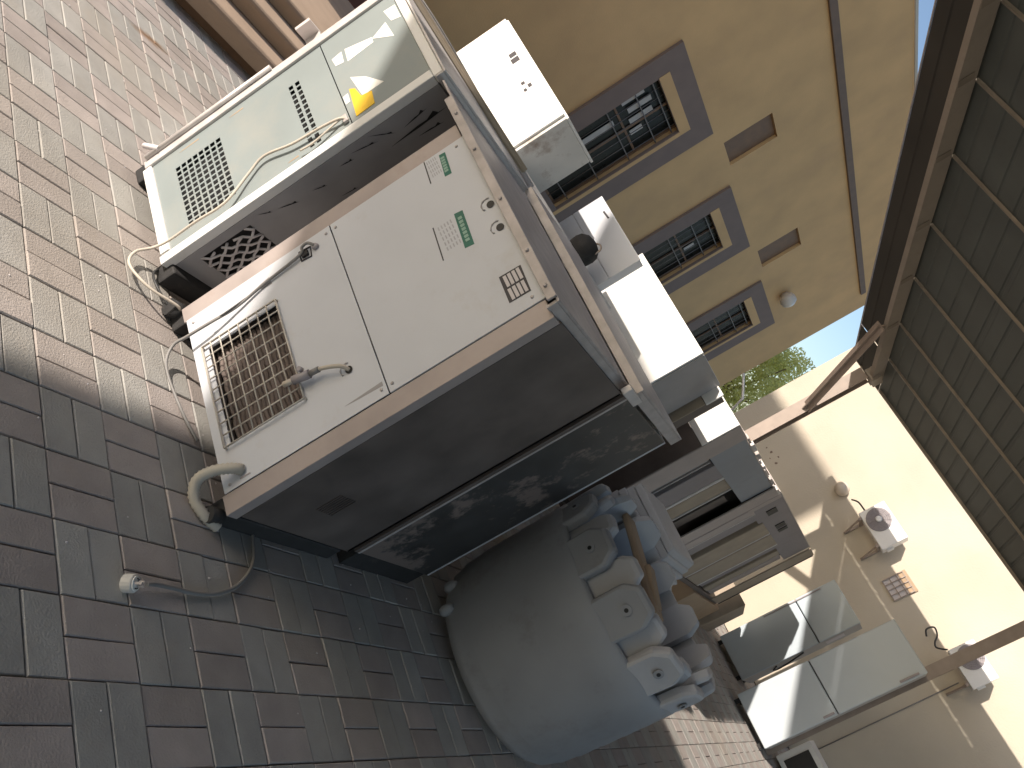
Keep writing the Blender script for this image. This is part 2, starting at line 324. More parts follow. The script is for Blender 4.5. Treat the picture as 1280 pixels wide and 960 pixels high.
MB().box(-18, XB - .003, YB0, YB0 + .25, 0, ZB).build('end_wall', 'tan', bl)
MB().box(-18, XB - .003, YB0 + .26, YB1 - .26, 7.2, 7.4).build('roof', 'cream', bl)
MB().box(XB - .3, XB + .03, YB0, YB1 + .02, ZB + .005, ZB + .07).build('coping', 'cream', bl, bevel=.01)
MB().box(XB - .25, XB - .21, YB0 + .26, YB1 - .26, 0, WZ0).build('inner_wall', 'tan', bl)
MB().box(XB + .002, XB + .06, YB0, 22.4, 6.44, 6.59).build('facade_band', 'band', bl, bevel=.008)
for i, y in enumerate(wins):
    a, b, t = y - .40, y + WW + .56, 4.01
    wf = cells([a, b], [0.41, t], [(y + .02, y + WW - .02, WZ0 + .02, WZ1 - .02)], lambda u, v: (XB + .062, u, v)).build('window', 'surround', bl, solid=0.06)
    MB().box(XB - .16, XB - .12, y, y + WW, WZ0, WZ1).build('pane', 'glass', wf)
    MB().box(XB + .063, XB + .07, y, y + WW + .09, WZ1 - .01, WZ1 + .19).build('lintel', 'tan', wf)
    MB().box(XB + .063, XB + .07, y + WW, y + WW + .09, .7, WZ1 - .012).build('jamb', 'tan', wf)
    fr = MB()
    for z0, z1 in ((WZ0, WZ0 + .06), (2.6, 2.64)): fr.box(XB - .118, XB - .09, y, y + WW, z0, z1)
    for yy in (y, y + .76, y + WW - .05): fr.box(XB - .117, XB - .088, yy, yy + .05, WZ0 + .061, WZ1)
    fr.build('frame', 'vent_brown', wf)
    if i < 2:
        for k, (za, zb_, ya, yb_) in enumerate(((2.75, 3.18, .12, .24), (2.8, 3.25, .36, .48), (2.75, 3.2, .6, .72), (2.68, 2.92, .86, .98), (2.1, 2.62, .0, .1), (1.6, 2.5, .4, .55))):
            if i == 0 or k in (0, 3, 4): MB().box(XB - .085, XB - .08, y + ya, y + yb_, za, zb_).build('pale_blind_slat', 'curtain', wf)
    g = MB()
    for k in range(8): yy = y + .08 + k * .2; g.tube([(XB - .03, yy, WZ0), (XB - .03, yy, WZ1)], .008, 6, sub=1)
    for z in (1.15, 1.8, 2.45, 3.0, 3.33): g.box(XB - .036, XB - .02, y, y + WW, z, z + .02)
    g.build('iron_grille', 'iron', wf)
for a, b in vents: MB().box(XB - .11, XB - .08, a, b, 4.15, 5.16).build('vent', 'vent_brown', bl)
MB().box(-15, XB - .05, YB0 + .01, -2.0, 7.401, 10.9).build('shadow_blocker_wall', 'tan', bl)  # added unseen wall, casts the shadow corner on the cream wall
gl = MB().lathe((XB, 20.1, 4.46), [(.10, .0), (.12, .06), (.19, .11), (.21, .2), (.19, .29), (.11, .35), (.02, .37)], 20, axis='X').build('globe_lamp', 'globe'); tag(gl, 'round wall lamp on the tan wall beside the farthest barred window', 'lamp')
# terrace steps along the building
st = thing('terrace_steps', 'low brown plaster steps running along the foot of the tan building', 'steps', (-5.4, 3, 0))
def step(name, x0, x1, z0, z1, m):
    r = (z1 - z0) * .35; pts = [(x0, z0), (x1, z0), (x1, z1 - r)] + [(x1 - r + r * math.cos(t), z1 - r + r * math.sin(t)) for t in [R(a) for a in (22, 45, 68, 90)]] + [(x0, z1)]
    MB().prism(pts, 1, -2.4, 11.2).build(name, m, st)
MB().box(-8, -5.06, -2.4, 11.2, -.02, .06).build('plinth', 'vent_brown', st)
step('step', -8, -5.0, .065, .19, 'step'); step('step', -8, -5.3, .194, .31, 'step'); step('step', -8, -5.62, .314, .43, 'step')
MB().box(XB + .005, XB + .12, 6.2, 7.5, .0, .95).build('low_hatch', 'darkred', bl)
MB().box(-8.05, -8.002, -2.4, 11.2, 0, .43).build('back_kerb', 'step', st)

# ================================================================== CREAM WALL
YW = 13.2
cw = MB().box(-5.15, 7, YW, YW + .25, 0, 4.6).build('cream_wall', 'cream'); tag(cw, 'sunlit cream plastered boundary wall across the end of the yard', 'wall')
for xx, zz, r_ in ((-4.28, 1.91, .03), (-4.16, 1.96, .022), (-4.09, 1.88, .03), (-4.38, 1.88, .018), (-4.20, 1.84, .014)):
    pts = [(xx + r_ * math.cos(k) * random.uniform(.5, 1.1), zz + r_ * math.sin(k) * random.uniform(.5, 1.1)) for k in range(6)]
    ORG[cw.name] = Vector((0, 0, 0)); MB().prism(pts, 1, YW - .002, YW - .0002).build('plaster_chip', 'surround', cw)
for o, pos in ((0, (-3.25, YW, 2.5)),):
    g = MB().lathe(pos, [(.02, -.16), (.07, -.15), (.105, -.10), (.11, -.06), (.09, -.02), (.06, 0)], 20, axis='Y').build('wall_lamp', 'globe'); tag(g, 'small round cream lamp on the cream wall left of the fan unit', 'lamp')
vt = thing('barred_vent', 'small barred square vent opening in the cream wall', 'vent', (-1.7, YW, 2.27))
MB().box(-1.85, -1.54, YW - .012, YW - .003, 2.27, 2.575).build('backing', 'label', vt)
g = MB()
for k in range(5): g.box(-1.855 + k * .076, -1.843 + k * .076, YW - .04, YW - .025, 2.265, 2.58)
for k in range(4): g.box(-1.855, -1.54, YW - .025, YW - .013, 2.265 + k * .101, 2.277 + k * .101)
g.build('bars', 'steel_brown', vt)
MB().box(-1.86, -1.53, YW - .02, YW - .002, 2.5, 2.62).build('rusty_lintel', 'cardboard', vt)
cd = MB().tube([(-.28, YW - .01, .2), (-.30, YW - .01, 2.4)], .008, 6, sub=1).build('conduit', 'cable_grey'); tag(cd, 'thin grey conduit down the cream wall', 'conduit')
bt = MB().tube([(-5.2, YW + .3, 1.3), (-5.33, YW + .1, 1.93), (-5.36, YW + .1, 1.98), (-5.72, YW + .1, 2.2)], .022, 8, sub=3).build('bent_pipe', 'plastic_white'); tag(bt, 'bent white pipe sticking out past the end of the cream wall', 'pipe')

def outdoor_ac(x0, x1, z0, z1, yf, label, cx, cz, fr):
    t = thing('outdoor_ac_unit', label, 'air conditioner', ((x0 + x1) / 2, yf, z0), 'outdoor units on the cream wall')
    MB().box(x0, x1, yf, yf + .27, z0, z1).build('casing', 'white_clean', t, bevel=.008)
    MB().lathe((cx, yf, cz), [(fr, 0), (fr, -.015), (fr * .95, -.022), (fr * .9, -.015)], 32, axis='Y').build('fan_recess', 'fan_grey', t)
    g = MB()
    for k in range(1, 7): g.tube([(cx + fr * k / 7 * math.cos(a * math.pi / 12), yf - .03, cz + fr * k / 7 * math.sin(a * math.pi / 12)) for a in range(25)], .003, 4, sub=1)
    for k in range(12):
        a = k * math.pi / 6; g.tube([(cx, yf - .028, cz), (cx + fr * math.cos(a), yf - .028, cz + fr * math.sin(a))], .003, 4, sub=1)
    g.build('fan_guard', 'fan_grey', t)
    MB().lathe((cx, yf - .02, cz), [(.045, 0), (.045, -.02), (.03, -.03)], 16, axis='Y').build('badge', 'white_clean', t)
    for xx in (x0 + .06, x1 - .1):
        b = MB(); b.box(xx, xx + .035, yf + .0, YW - .002, z0 - .045, z0 - .004); b.box(xx, xx + .035, YW - .04, YW - .002, z0 - .3, z0 - .046)
        b.obox((xx + .017, yf + .05, z0 - .05), (xx + .017, YW - .03, z0 - .29), .02, .02); b.build('bracket', 'steel_brown', t)
    MB().box(x1 + .001, x1 + .03, yf + .1, yf + .2, z0 + .06, z0 + .16).build('valve_cover', 'white_clean', t)
    return t
outdoor_ac(-2.75, -2.16, 2.48, 2.87, 12.8, 'white outdoor fan unit on wall brackets, the higher and left of the two', -2.55, 2.67, .17)
outdoor_ac(-.68, -.15, 2.48, 2.83, 12.8, 'white outdoor fan unit on cream wall partly behind the right steel post', -.5, 2.68, .16)
for pts, lab in (([(-2.76, 12.85, 2.58), (-2.9, 12.85, 2.57), (-3.0, 12.95, 2.52)], 'short black cable stub sticking out from the left wall unit'), ([(-.70, 13, 2.5), (-.78, 13.05, 2.4), (-.85, 13.1, 2.42), (-.92, 13.15, 2.5), (-1.02, 13.1, 2.52), (-1.04, 13.1, 2.42), (-.96, 13.1, 2.37)], 'curled black cable hanging beside the right wall unit')):
    c = MB().tube(pts, .012, 6).build('cable', 'cable_black'); tag(c, lab, 'cable')

# ================================================================== TREE beyond
tr = thing('tree', 'yellow green leafy tree beyond the gap beside the cream wall', 'tree', (-10.9, 26, 0))
mb = MB().tube([(-10.9, 26, 0), (-10.8, 26, 1.2), (-10.95, 26, 2.2)], lambda i, n: .16 - .08 * i / n, 8)
for a in range(7):
    an = a * .9; mb.tube([(-10.95, 26, 1.5 + a * .1), (-10.95 + .6 * math.cos(an), 26 + .6 * math.sin(an), 2.4 + .1 * a), (-10.95 + 1.2 * math.cos(an), 26 + 1.2 * math.sin(an), 3.0 + .2 * a)], lambda i, n: .05 - .04 * i / n, 6)
mb.build('trunk', 'bark', tr)
mb = MB(); rr = random.Random(3)
clumps = [(rr.gauss(-10.9, .8), rr.gauss(26, .8), rr.uniform(1.4, 4.5), rr.uniform(.3, .65)) for _ in range(46)]
for cx, cy, cz, cr in clumps:
    for _ in range(170):
        v = Vector((rr.gauss(0, 1), rr.gauss(0, 1), rr.gauss(0, 1))).normalized() * cr * rr.random() ** .4
        c = Vector((cx, cy, cz)) + v; a = Vector((rr.gauss(0, 1), rr.gauss(0, 1), rr.gauss(0, 1))).normalized(); b = a.orthogonal().normalized() * rr.uniform(.02, .035); a *= rr.uniform(.05, .09)
        mb.poly([c - a, c + b, c + a, c - b])
mb.build('crown', 'leaf', tr, fix=False)

# ================================================================== MAIN CANOPY
def zb(y): return 4.38 - .1796 * (y - 5.11)       # underside of the left beam
cn = thing('canopy', 'dark corrugated steel canopy sloping down over the row of appliances', 'canopy', (-3.8, 10.85, 0))
def sloped(mb, x0, x1, y0, y1, lo, hi):           # bar along Y following the slope
    b = len(mb.v)
    for y in (y0, y1):
        for x, h in ((x0, lo), (x1, lo), (x1, hi), (x0, hi)): mb.v.append((x, y, zb(y) + h))
    for q in ((0, 1, 2, 3), (7, 6, 5, 4), (0, 4, 5, 1), (1, 5, 6, 2), (2, 6, 7, 3), (3, 7, 4, 0)): mb.f.append(tuple(b + i for i in q)); mb.sm.append(False)
    return mb
YN = -3.0; YF = 11.37
mb = MB(); sloped(mb, -3.765, -3.70, YN, 10.95, 0, .012); sloped(mb, -3.765, -3.70, YN, 10.95, .155, .167); sloped(mb, -3.715, -3.703, YN, 10.95, .0125, .1545); mb.build('beam', 'beam', cn)
mb = MB(); sloped(mb, -.5, -.42, YN, 10.95, 0, .165); mb.build('beam', 'beam', cn)
mb = MB(); sloped(mb, 3.1, 3.18, YN, 10.95, 0, .165); mb.build('beam', 'beam', cn)
for y in (-2.4, -1.5, -.6, .3, 1.2, 2.05, 2.9, 3.75, 4.5, 5.23, 5.94, 6.78, 7.73, 8.64, 9.58, 10.44, 11.3):
    z = zb(y) + .169; mb = MB(); mb.box(-3.71, 5.2, y - .010, y + .010, z, z + .004); mb.box(-3.71, 5.2, y - .010, y - .006, z + .0045, z + .026)
    mb.build('purlin', 'purlin', cn)
def corrug(x0, x1, y0, y1, off, mb=None):
    mb = mb or MB(); P = .20; prof = []
    x = x0
    while x < x1 - 1e-4:
        for dx, h in ((0, 0), (.15, 0), (.16, .012), (.19, .012)):
            if x + dx < x1: prof.append((x + dx, h))
        x += P
    prof.append((x1, 0)); b = len(mb.v); n = len(prof)
    for y in (y0, y1):
        for (xx, h) in prof: mb.v.append((xx, y, zb(y) + off + h))
    for i in range(n - 1): mb.f.append((b + i, b + i + 1, b + n + i + 1, b + n + i)); mb.sm.append(False)
    return mb
for y0_, y1_ in ((YN, 10.49), (10.515, YF)): corrug(-4.31, -3.735, y0_, y1_, .196).build('roof_sheet', 'sheet_shade', cn, solid=0.002)
x = -3.73; k = 0
while x < 5.0:
    x1 = x + 1.03
    o_ = .199 + (.003 if k % 2 else 0)
    corrug(x, x1, YN, 10.49, o_).build('roof_sheet', 'sheet', cn, solid=0.002)
    corrug(x, x1, 10.515, YF, o_ - .002).build('roof_sheet', 'sheet', cn, solid=0.002)
    x += 1.025; k += 1
for y in (4.5, 5.23, 5.94, 6.78, 7.73, 8.64, 9.58):
    z = zb(y); MB().box(-3.699, -3.692, y - .12, y - .05, z + .02, z + .15).build('beam_plate', 'purlin', cn)  # thin darker plates on the beam side next to each purlin
mb = MB(); sloped(mb, -4.325, -4.312, YN, YF, .185, .25); mb.build('fascia', 'galv_bright', cn)
mb = MB(); z = zb(YF); mb.box(-4.325, 5.2, YF + .001, YF + .012, z + .185, z + .25); mb.build('fascia', 'purlin', cn)
def hpost(x, y, z1, wd=.17):
    mb = MB(); t = .012
    mb.box(x - wd / 2, x + wd / 2, y - wd / 2, y - wd / 2 + t, 0, z1); mb.box(x - wd / 2, x + wd / 2, y + wd / 2 - t, y + wd / 2, 0, z1); mb.box(x - t / 2, x + t / 2, y - wd / 2 + t + .001, y + wd / 2 - t - .001, 0, z1)
    return mb
hpost(-3.83, 10.85, zb(10.85) - .015).build('post', 'steel_brown', cn)
hpost(-.46, 10.98, zb(10.95) - .015, .14).build('post', 'steel_brown', cn)
mb = MB(); mb.obox((-3.80, 10.80, 2.50), (-3.745, 9.44, zb(9.44) - .05), .14, .014, up=(0, 1, .7)); mb.obox((-3.80, 10.80, 2.50), (-3.745, 9.44, zb(9.44) - .05), .014, .13, up=(0, 1, .7)); mb.build('knee_brace', 'steel_brown', cn)
MB().box(-3.84, -3.66, 10.72, 10.95, zb(10.8) - .014, zb(10.8) + .12).build('end_bracket', 'beam', cn, bevel=.004)

# unseen roof added behind the camera to throw shade over the near yard
c2 = thing('shade_roof', 'unseen flat metal roof added behind the camera to shade the near pavement', 'shade roof', (-5.2, -10, 0))
ZC = 4.6; XC = -1.66 - TX * ZC
MB().box(XC, 7, -16, -1.65, ZC, ZC + .05).build('roof_sheet', 'sheet', c2)
for x in (-.5, 6.5):
    for y in (-15, -9, -3.2): MB().box(x, x + .12, y, y + .12, 0, ZC - .003).build('post', 'steel_brown', c2)

# ================================================================== PACKAGE UNITS
UG = 'packaged rooftop air conditioning cabinets standing in a row'
# ---- B: nearest white unit
B = thing('package_air_conditioner', 'nearest white packaged air conditioner with square wire grille and green stickers on its front', 'air conditioner', (-1.7, 2.3, 0), UG)
yb = 1.97; xl, xr = -2.065, -1.35; XL, XR = -2.13, -1.28
low = cells([xl, xr], [.083, .709], [(-1.895, -1.505, .145, .435)], lambda u, v: (u, yb, v)).build('lower_front_panel', 'white_paint', B, solid=.004)
up = MB().box(xl, xr, yb - .0, yb + .012, .713, 1.262).build('upper_front_panel', 'white_paint', B, bevel=.0015)
MB().box(XL, xl - .002, yb + .004, yb + .05, .07, 1.25).build('corner_flange', 'beige_post', B, bevel=.002)
MB().box(xr + .002, XR, yb + .004, yb + .05, .07, 1.25).build('corner_flange', 'beige_post', B, bevel=.002)
MB().box(xl, xr, yb + .03, yb + .04, .07, .14).box(xl, xr, yb + .03, yb + .04, .44, 1.25).box(xl, -1.9, yb + .031, yb + .039, .141, .439).box(-1.5, xr, yb + .031, yb + .039, .141, .439).build('front_backing', 'side_dark', B)
MB().box(XR - .012, XR, yb + .052, 2.615, .085, 1.255).build('side_panel', 'side_dark', B, bevel=.003)
MB().box(XL, XL + .012, yb + .052, 2.615, .085, 1.255).build('side_panel', 'side_grey', B, bevel=.003)
MB().box(XL, XR, 2.6, 2.612, .085, 1.25).build('back_panel', 'side_dark', B)
MB().box(XL, XR - .013, yb + .05, 2.6, .085, .1).build('base_pan', 'galv', B)
lv = MB()
for k in range(7): lv.box(XR + .0005, XR + .003, 2.22 + k * .014, 2.226 + k * .014, .23, .33)
lv.build('louvre', 'side_dark', B)
ld = MB().box(-2.215, -1.315, 1.935, 1.945, 1.258, 1.288).box(-2.31, -1.30, 1.9455, 2.62, 1.28, 1.2885).box(-1.312, -1.302, 1.95, 2.62, 1.245, 1.2795).build('lid', 'galv', B, bevel=.0015)
scr = MB()
for xx in (-2.13, -1.95, -1.72, -1.5, -1.36): scr.lathe((xx, 1.935, 1.273), [(.006, 0), (.006, -.004), (.003, -.006)], 8, axis='Y')
for xx, zz in ((-2.04, .69), (-1.375, .69), (-2.04, .73), (-1.375, .73), (-2.04, .11), (-1.37, .11), (-2.04, 1.22), (-1.375, 1.22)): scr.lathe((xx, yb, zz), [(.0055, 0), (.0055, -.002), (.003, -.004)], 8, axis='Y')
scr.build('screws', 'galv', B)
# coil behind the grille
fins = MB()
for k in range(17):
    zz = .15 + k * .0172; fins.tube([(-1.895, yb + .045, zz)] + [(-1.895 + .39 * t / 10, yb + .045 + (.006 if t % 2 else -.002), zz) for t in range(1, 11)], .0085, 6, sub=1)
fins.build('condenser_coil', 'coil', B)
MB().box(-1.9, -1.5, yb + .06, yb + .07, .14, .44).build('coil_backing', 'coil', B)
g = MB(); x0, x1, z0, z1, yg = -1.905, -1.493, .128, .445, yb - .011
for k in range(10): xx = x0 + (x1 - x0) * k / 9; g.tube([(xx, yg, z0), (xx, yg, z1)], .0026, 6, sub=1)
for k in range(9): zz = z0 + (z1 - z0) * k / 8; g.tube([(x0, yg - .004, zz), (x1, yg - .004, zz)], .0026, 6, sub=1)
for xx in (x0, x1):
    for zz in (z0, z1): g.tube([(xx, yg, zz), (xx, yb, zz)], .004, 6, sub=1)
g.tube([(x0, yg - .002, z0), (x1, yg - .002, z0), (x1, yg - .002, z1), (x0, yg - .002, z1), (x0, yg - .002, z0)], .0042, 6, sub=1)
g.build('wire_grille', 'wire', B)
# cable entry, socket, knobs
def ringhole(x, z, r, parent, y=yb):
    MB().lathe((x, y - .0015, z), [(r, 0), (r, -.001)], 20, axis='Y').build('cable_hole', 'black', parent)
    rg = MB(); a0 = 2.6
    rg.tube([(x - .006 + (r + .009) * math.cos(a0 + t * .28), y - .001, z - .008 + (r + .009) * math.sin(a0 + t * .28)) for t in range(11)], lambda i, n: .0022 + .0012 * math.sin(i * 2.1), 6, sub=1); rg.build('ring_mark', 'side_grey', parent)
ringhole(-1.502, .612, .013, B); ringhole(-1.752, 1.234, .013, B); ringhole(-1.655, 1.229, .013, B)
MB().tube([(-1.502, yb, .612), (-1.515, yb - .02, .60), (-1.53, yb - .03, .565), (-1.545, yb - .028, .53)], .007, 8).build('power_lead', 'cable_cream', B)
MB().tube([(-1.545, yb - .028, .53), (-1.549, yb - .028, .495)], .010, 8, sub=1).build('connector', 'cable_grey', B)
MB().tube([(-1.549, yb - .028, .495), (-1.560, yb - .03, .435)], .015, 10, sub=1).tube([(-1.573, yb - .034, .475), (-1.573, yb - .05, .475)], .009, 6, sub=1).build('connector_body', 'fan_grey', B)
MB().tube([(-1.560, yb - .03, .434), (-1.566, yb - .03, .40)], .010, 8, sub=1).build('plug_tip', 'cable_cream', B)
MB().tube([(xx, yb - .002, zz) for xx, zz in ((-2.035, .575), (-1.995, .575), (-1.99, .615), (-2.03, .622), (-2.035, .575))], .003, 6, sub=1).build('socket_frame', 'print', B)
MB().box(-2.022, -2.0, yb - .012, yb - .0002, .583, .61).build('socket', 'rubber', B, bevel=.003)
MB().lathe((-2.015, yb, .64), [(.013, 0), (.013, -.006), (.008, -.014)], 12, axis='Y').build('knob', 'fan_grey', B)
MB().tube([(-2.015, yb - .012, .64), (-2.03, yb - .022, .625), (-2.03, yb - .02, .60), (-2.012, yb - .012, .575), (-1.996, yb - .01, .42), (-1.97, yb - .018, .30), (-1.955, yb - .04, .2), (-1.95, yb - .05, .11), (-1.94, yb - .06, .05), (-1.86, yb - .07, .018), (-1.7, yb - .03, .014), (-1.6, yb + .02, .012)], .0055, 8).build('power_lead', 'cable_grey', B)
MB().tube([(-2.012, yb - .01, .582), (-2.0, yb - .01, .45), (-1.985, yb - .012, .36), (-1.962, yb - .03, .26), (-1.958, yb - .035, .2)], .004, 8).build('power_lead', 'cable_black', B)
# stickers
flat_xz([(-1.80, 1.117), (-1.795, 1.147), (-1.655, 1.135), (-1.66, 1.103)], yb).build('green_sticker', 'green', B)
flat_xz([(-2.05, 1.155), (-2.047, 1.178), (-1.953, 1.168), (-1.956, 1.143)], yb).build('green_sticker', 'green', B)
for (ax, az_, n, dx) in ((-1.778, 1.122, 7, .015), (-2.035, 1.155, 6, .0115)):
    t = MB()
    for k in range(n): t.prism([(ax + k * dx, az_ - k * .0012), (ax + k * dx + dx * .72, az_ - k * .0012), (ax + k * dx + dx * .72, az_ + .014 - k * .0012), (ax + k * dx, az_ + .014 - k * .0012)], 1, yb - .0022, yb - .0013)
    t.build('faded_print', 'green_light', B)
flat_xz([(-1.80, 1.035), (-1.80, 1.039), (-1.665, 1.027), (-1.665, 1.023)], yb).build('printed_line', 'print', B)
flat_xz([(-2.062, 1.098), (-2.062, 1.102), (-1.965, 1.093), (-1.965, 1.089)], yb).build('printed_line', 'print', B)
t = MB()
for r_ in range(5):
    for k in range(5): t.prism([(-1.79 + k * .022, 1.05 + r_ * .0115), (-1.776 + k * .022, 1.05 + r_ * .0115), (-1.776 + k * .022, 1.054 + r_ * .0115), (-1.79 + k * .022, 1.054 + r_ * .0115)], 1, yb - .0008, yb)
    for k in range(4): t.prism([(-2.055 + k * .02, 1.106 + r_ * .008), (-2.042 + k * .02, 1.106 + r_ * .008), (-2.042 + k * .02, 1.109 + r_ * .008), (-2.055 + k * .02, 1.109 + r_ * .008)], 1, yb - .0008, yb)
t.build('faded_text', 'print_pale', B, kind='stuff')
flat_xz([(-1.497, 1.158), (-1.494, 1.232), (-1.396, 1.226), (-1.398, 1.153)], yb).build('wiring_plate', 'print', B)
t = MB()
for i in range(2):
    for j in range(4):
        a = -1.490 + i * .048; c = 1.168 + j * .0150; t.prism([(a, c - .003 * i), (a + .041, c - .003 * i), (a + .041, c + .0105 - .003 * i), (a, c + .0105 - .003 * i)], 1, yb - .0025, yb - .0014)
t.build('plate_rows', 'label', B)
# drain hose, feet
hs = MB(); pth = [(-1.393, yb, .165), (-1.398, yb - .03, .15), (-1.405, yb - .062, .10), (-1.395, yb - .075, .05), (-1.35, yb - .065, .022), (-1.30, yb - .03, .02), (-1.27, yb + .02, .02)]
hs.tube(pth, lambda i, n: .0155 + (.0035 if i % 2 else 0), 12, sub=9); hs.build('drain_hose', 'hose', B)
flat_xz([(-1.372, .15), (-1.370, .19), (-1.366, .19), (-1.366, .15)], yb).build('tape_mark', 'fan_grey', B)
for xx in (-2.15, -1.36):
    MB().box(xx, xx + .07, 1.99, 2.6, .0, .07).build('skid', 'rubber', B, bevel=.008)
MB().tube([(-2.16, 2.03, .035), (-2.16, 1.955, .035)], .034, 12, sub=1).build('rubber_foot', 'rubber', B)
MB().tube([(-1.30, 1.99, .03), (-1.30, 1.94, .03)], .028, 12, sub=1).build('rubber_foot', 'rubber', B)

MB().prism([(-2.02, .44), (-1.985, .445), (-1.99, .40), (-2.012, .395)], 1, yb - .0006, yb).prism([(-1.40, .70), (-1.385, .70), (-1.39, .60), (-1.394, .56)], 1, yb - .0006, yb).build('dirt_run', 'side_grey', B, kind='stuff')
# ---- C: second unit behind B
Cc = thing('package_air_conditioner', 'dark sided packaged air conditioner with torn film directly behind the nearest white one', 'air conditioner', (-1.7, 2.95, 0), UG)
MB().box(XR - .012, XR, 2.675, 3.19, .1, 1.262).build('side_panel', 'side_film', Cc, bevel=.003)
MB().box(XL, XL + .012, 2.675, 3.19, .1, 1.262).build('side_panel', 'side_grey', Cc)
MB().box(XL, XR, 2.66, 2.672, .1, 1.262).build('front_panel', 'side_dark', Cc)
MB().box(XL, XR, 3.192, 3.204, .1, 1.262).build('back_panel', 'white_paint', Cc)
MB().box(XR - .03, XR + .002, 2.633, 2.672, .1, 1.27).build('corner_flange', 'side_dark', Cc)
MB().box(XR + .0025, XR + .004, 2.655, 2.668, .1, 1.27).build('edge_trim', 'galv', Cc)
MB().box(-2.33, -1.275, 2.66, 2.668, 1.29, 1.3245).box(-2.33, -1.275, 2.6685, 3.24, 1.3165, 1.325).box(-1.283, -1.275, 2.67, 3.24, 1.275, 1.316).build('lid', 'galv', Cc, bevel=.0015)
MB().box(-1.274, -1.25, 2.56, 2.69, 1.262, 1.30).build('corner_bracket', 'galv_bright', Cc, bevel=.003)
for xx in (-2.12, -1.36): MB().box(xx, xx + .07, 2.68, 3.19, 0, .095).build('skid', 'rubber', Cc)

# ---- A: grey-green unit on the left
A = thing('package_air_conditioner', 'grey green packaged air conditioner with square vent holes and a yellow sticker', 'air conditioner', (-2.6, 2.3, 0), UG)
ya = 1.95; al, ar = -2.86, -2.385
vh = []
for i in range(8):
    for j in range(8): pass
nx, nz = 12, 8
for i in range(nx):
    for j in range(nz):
        u = -2.765 + i * .0275; v = .198 + j * .0285; vh.append((u, u + .0195, v, v + .0215))
for i in range(13):
    for j in range(2):
        u = -2.765 + i * .0275; v = .752 + j * .030; vh.append((u, u + .020, v, v + .019))
cells([al, ar], [.1, .928], vh, lambda u, v: (u, ya, v)).build('vented_panel', 'grey_green', A, solid=.003)
MB().box(al, ar, ya - .001, ya + .01, .932, 1.262).build('upper_front_panel', 'grey_green', A, bevel=.0015)
MB().box(al, ar, ya + .03, ya + .04, .1, .93).build('inner_backing', 'black', A)
MB().box(-2.9, al - .001, ya - .012, ya + .03, .07, 1.285).build('corner_flange', 'galv_bright', A, bevel=.004)
MB().box(ar + .001, -2.345, ya - .012, ya + .03, .05, 1.262).build('corner_flange', 'white_clean', A, bevel=.004)
MB().box(-2.9, -2.345, ya - .010, ya + .028, 1.263, 1.30).build('top_flange', 'white_clean', A, bevel=.004)
MB().box(al, ar, ya - .01, ya + .03, .055, .098).build('bottom_flange', 'white_clean', A, bevel=.004)
# side facing +X with expanded-metal intake
sidex = -2.345
cells([ya + .03, 2.62], [.085, 1.262], [(2.02, 2.25, .165, .40)], lambda u, v: (sidex, u, v)).build('side_panel', 'side_grey', A, solid=.004)
MB().box(sidex - .05, sidex - .04, 2.0, 2.27, .15, .42).build('intake_backing', 'black', A)
lat = MB()
for i in range(-6, 8):
    for sgn in (1, -1):
        a = 2.02 + i * .046; p = [(a + sgn * 0, .165), (a + sgn * .16, .40)]
        q = []
        for t in range(9):
            u = p[0][0] + (p[1][0] - p[0][0]) * t / 8; v = .165 + .235 * t / 8
            if 2.02 <= u <= 2.25: q.append((sidex + .002 + (.006 if (t + i) % 2 else -.006), u, v))
        if len(q) > 1: lat.tube(q, .0055, 5, sub=1)
lat.build('expanded_mesh', 'label', A)
tf = MB()
def sliver(p, q, wd):
    p = Vector((sidex + .0015, *p)); q = Vector((sidex + .0015, *q)); d = (q - p).normalized(); n_ = Vector((0, -d.z, d.y)); m_ = (p + q) / 2
    tf.poly([p, m_ + n_ * wd, q, m_ - n_ * wd * .4]); tf.poly([p + (q - p) * .6, p + (q - p) * .8 + n_ * wd * 2.6, p + (q - p) * .85 + n_ * wd * .4])
rr = random.Random(5)
for a, b, c in (((2.03, .52), (2.06, .60), .004), ((2.0, .45), (2.03, .5), .003), ((2.05, .66), (2.07, .72), .003), ((1.99, .95), (2.05, 1.04), .003), ((2.03, .80), (2.04, .86), .004), ((2.09, .99), (2.08, 1.24), .0085), ((2.05, 1.07), (2.035, 1.18), .005), ((2.12, 1.09), (2.13, 1.2), .005), ((2.01, .86), (2.035, .97), .003), ((2.15, .72), (2.16, .80), .003)): sliver(a, b, c)
tf.build('torn_film', 'black', A)
MB().box(-2.9, -2.888, ya + .03, 2.62, .085, 1.262).build('side_panel', 'galv', A)
MB().box(-2.9, sidex, 2.622, 2.634, .085, 1.262).build('back_panel', 'side_dark', A)
MB().box(-2.96, -2.325, ya - .02, 2.66, 1.302, 1.31).box(-2.33, -2.325, ya - .02, 2.66, 1.27, 1.3015).build('lid', 'galv_bright', A, bevel=.0015)
MB().box(-2.38, -2.30, 1.965, 2.62, 0, .083).build('skid', 'rubber', A, bevel=.008)
MB().box(-2.93, -2.85, 1.965, 2.62, 0, .083).build('skid', 'rubber', A, bevel=.008)
MB().box(-3.02, -2.902, 2.02, 2.05, .6, 1.30).build('wrapped_side_flange', 'film', A, bevel=.01)
MB().box(-3.06, -3.045, 1.96, 2.04, .86, .93).box(-3.045, -2.99, 2.02, 2.03, .86, .93).build('angle_bracket', 'galv_bright', A)
MB().tube([(-2.9, ya - .02, .16), (-2.94, ya - .03, .12), (-2.97, ya - .02, .10), (-3.0, ya + .0, .085)], .012, 8).build('foam_strip', 'label', A)
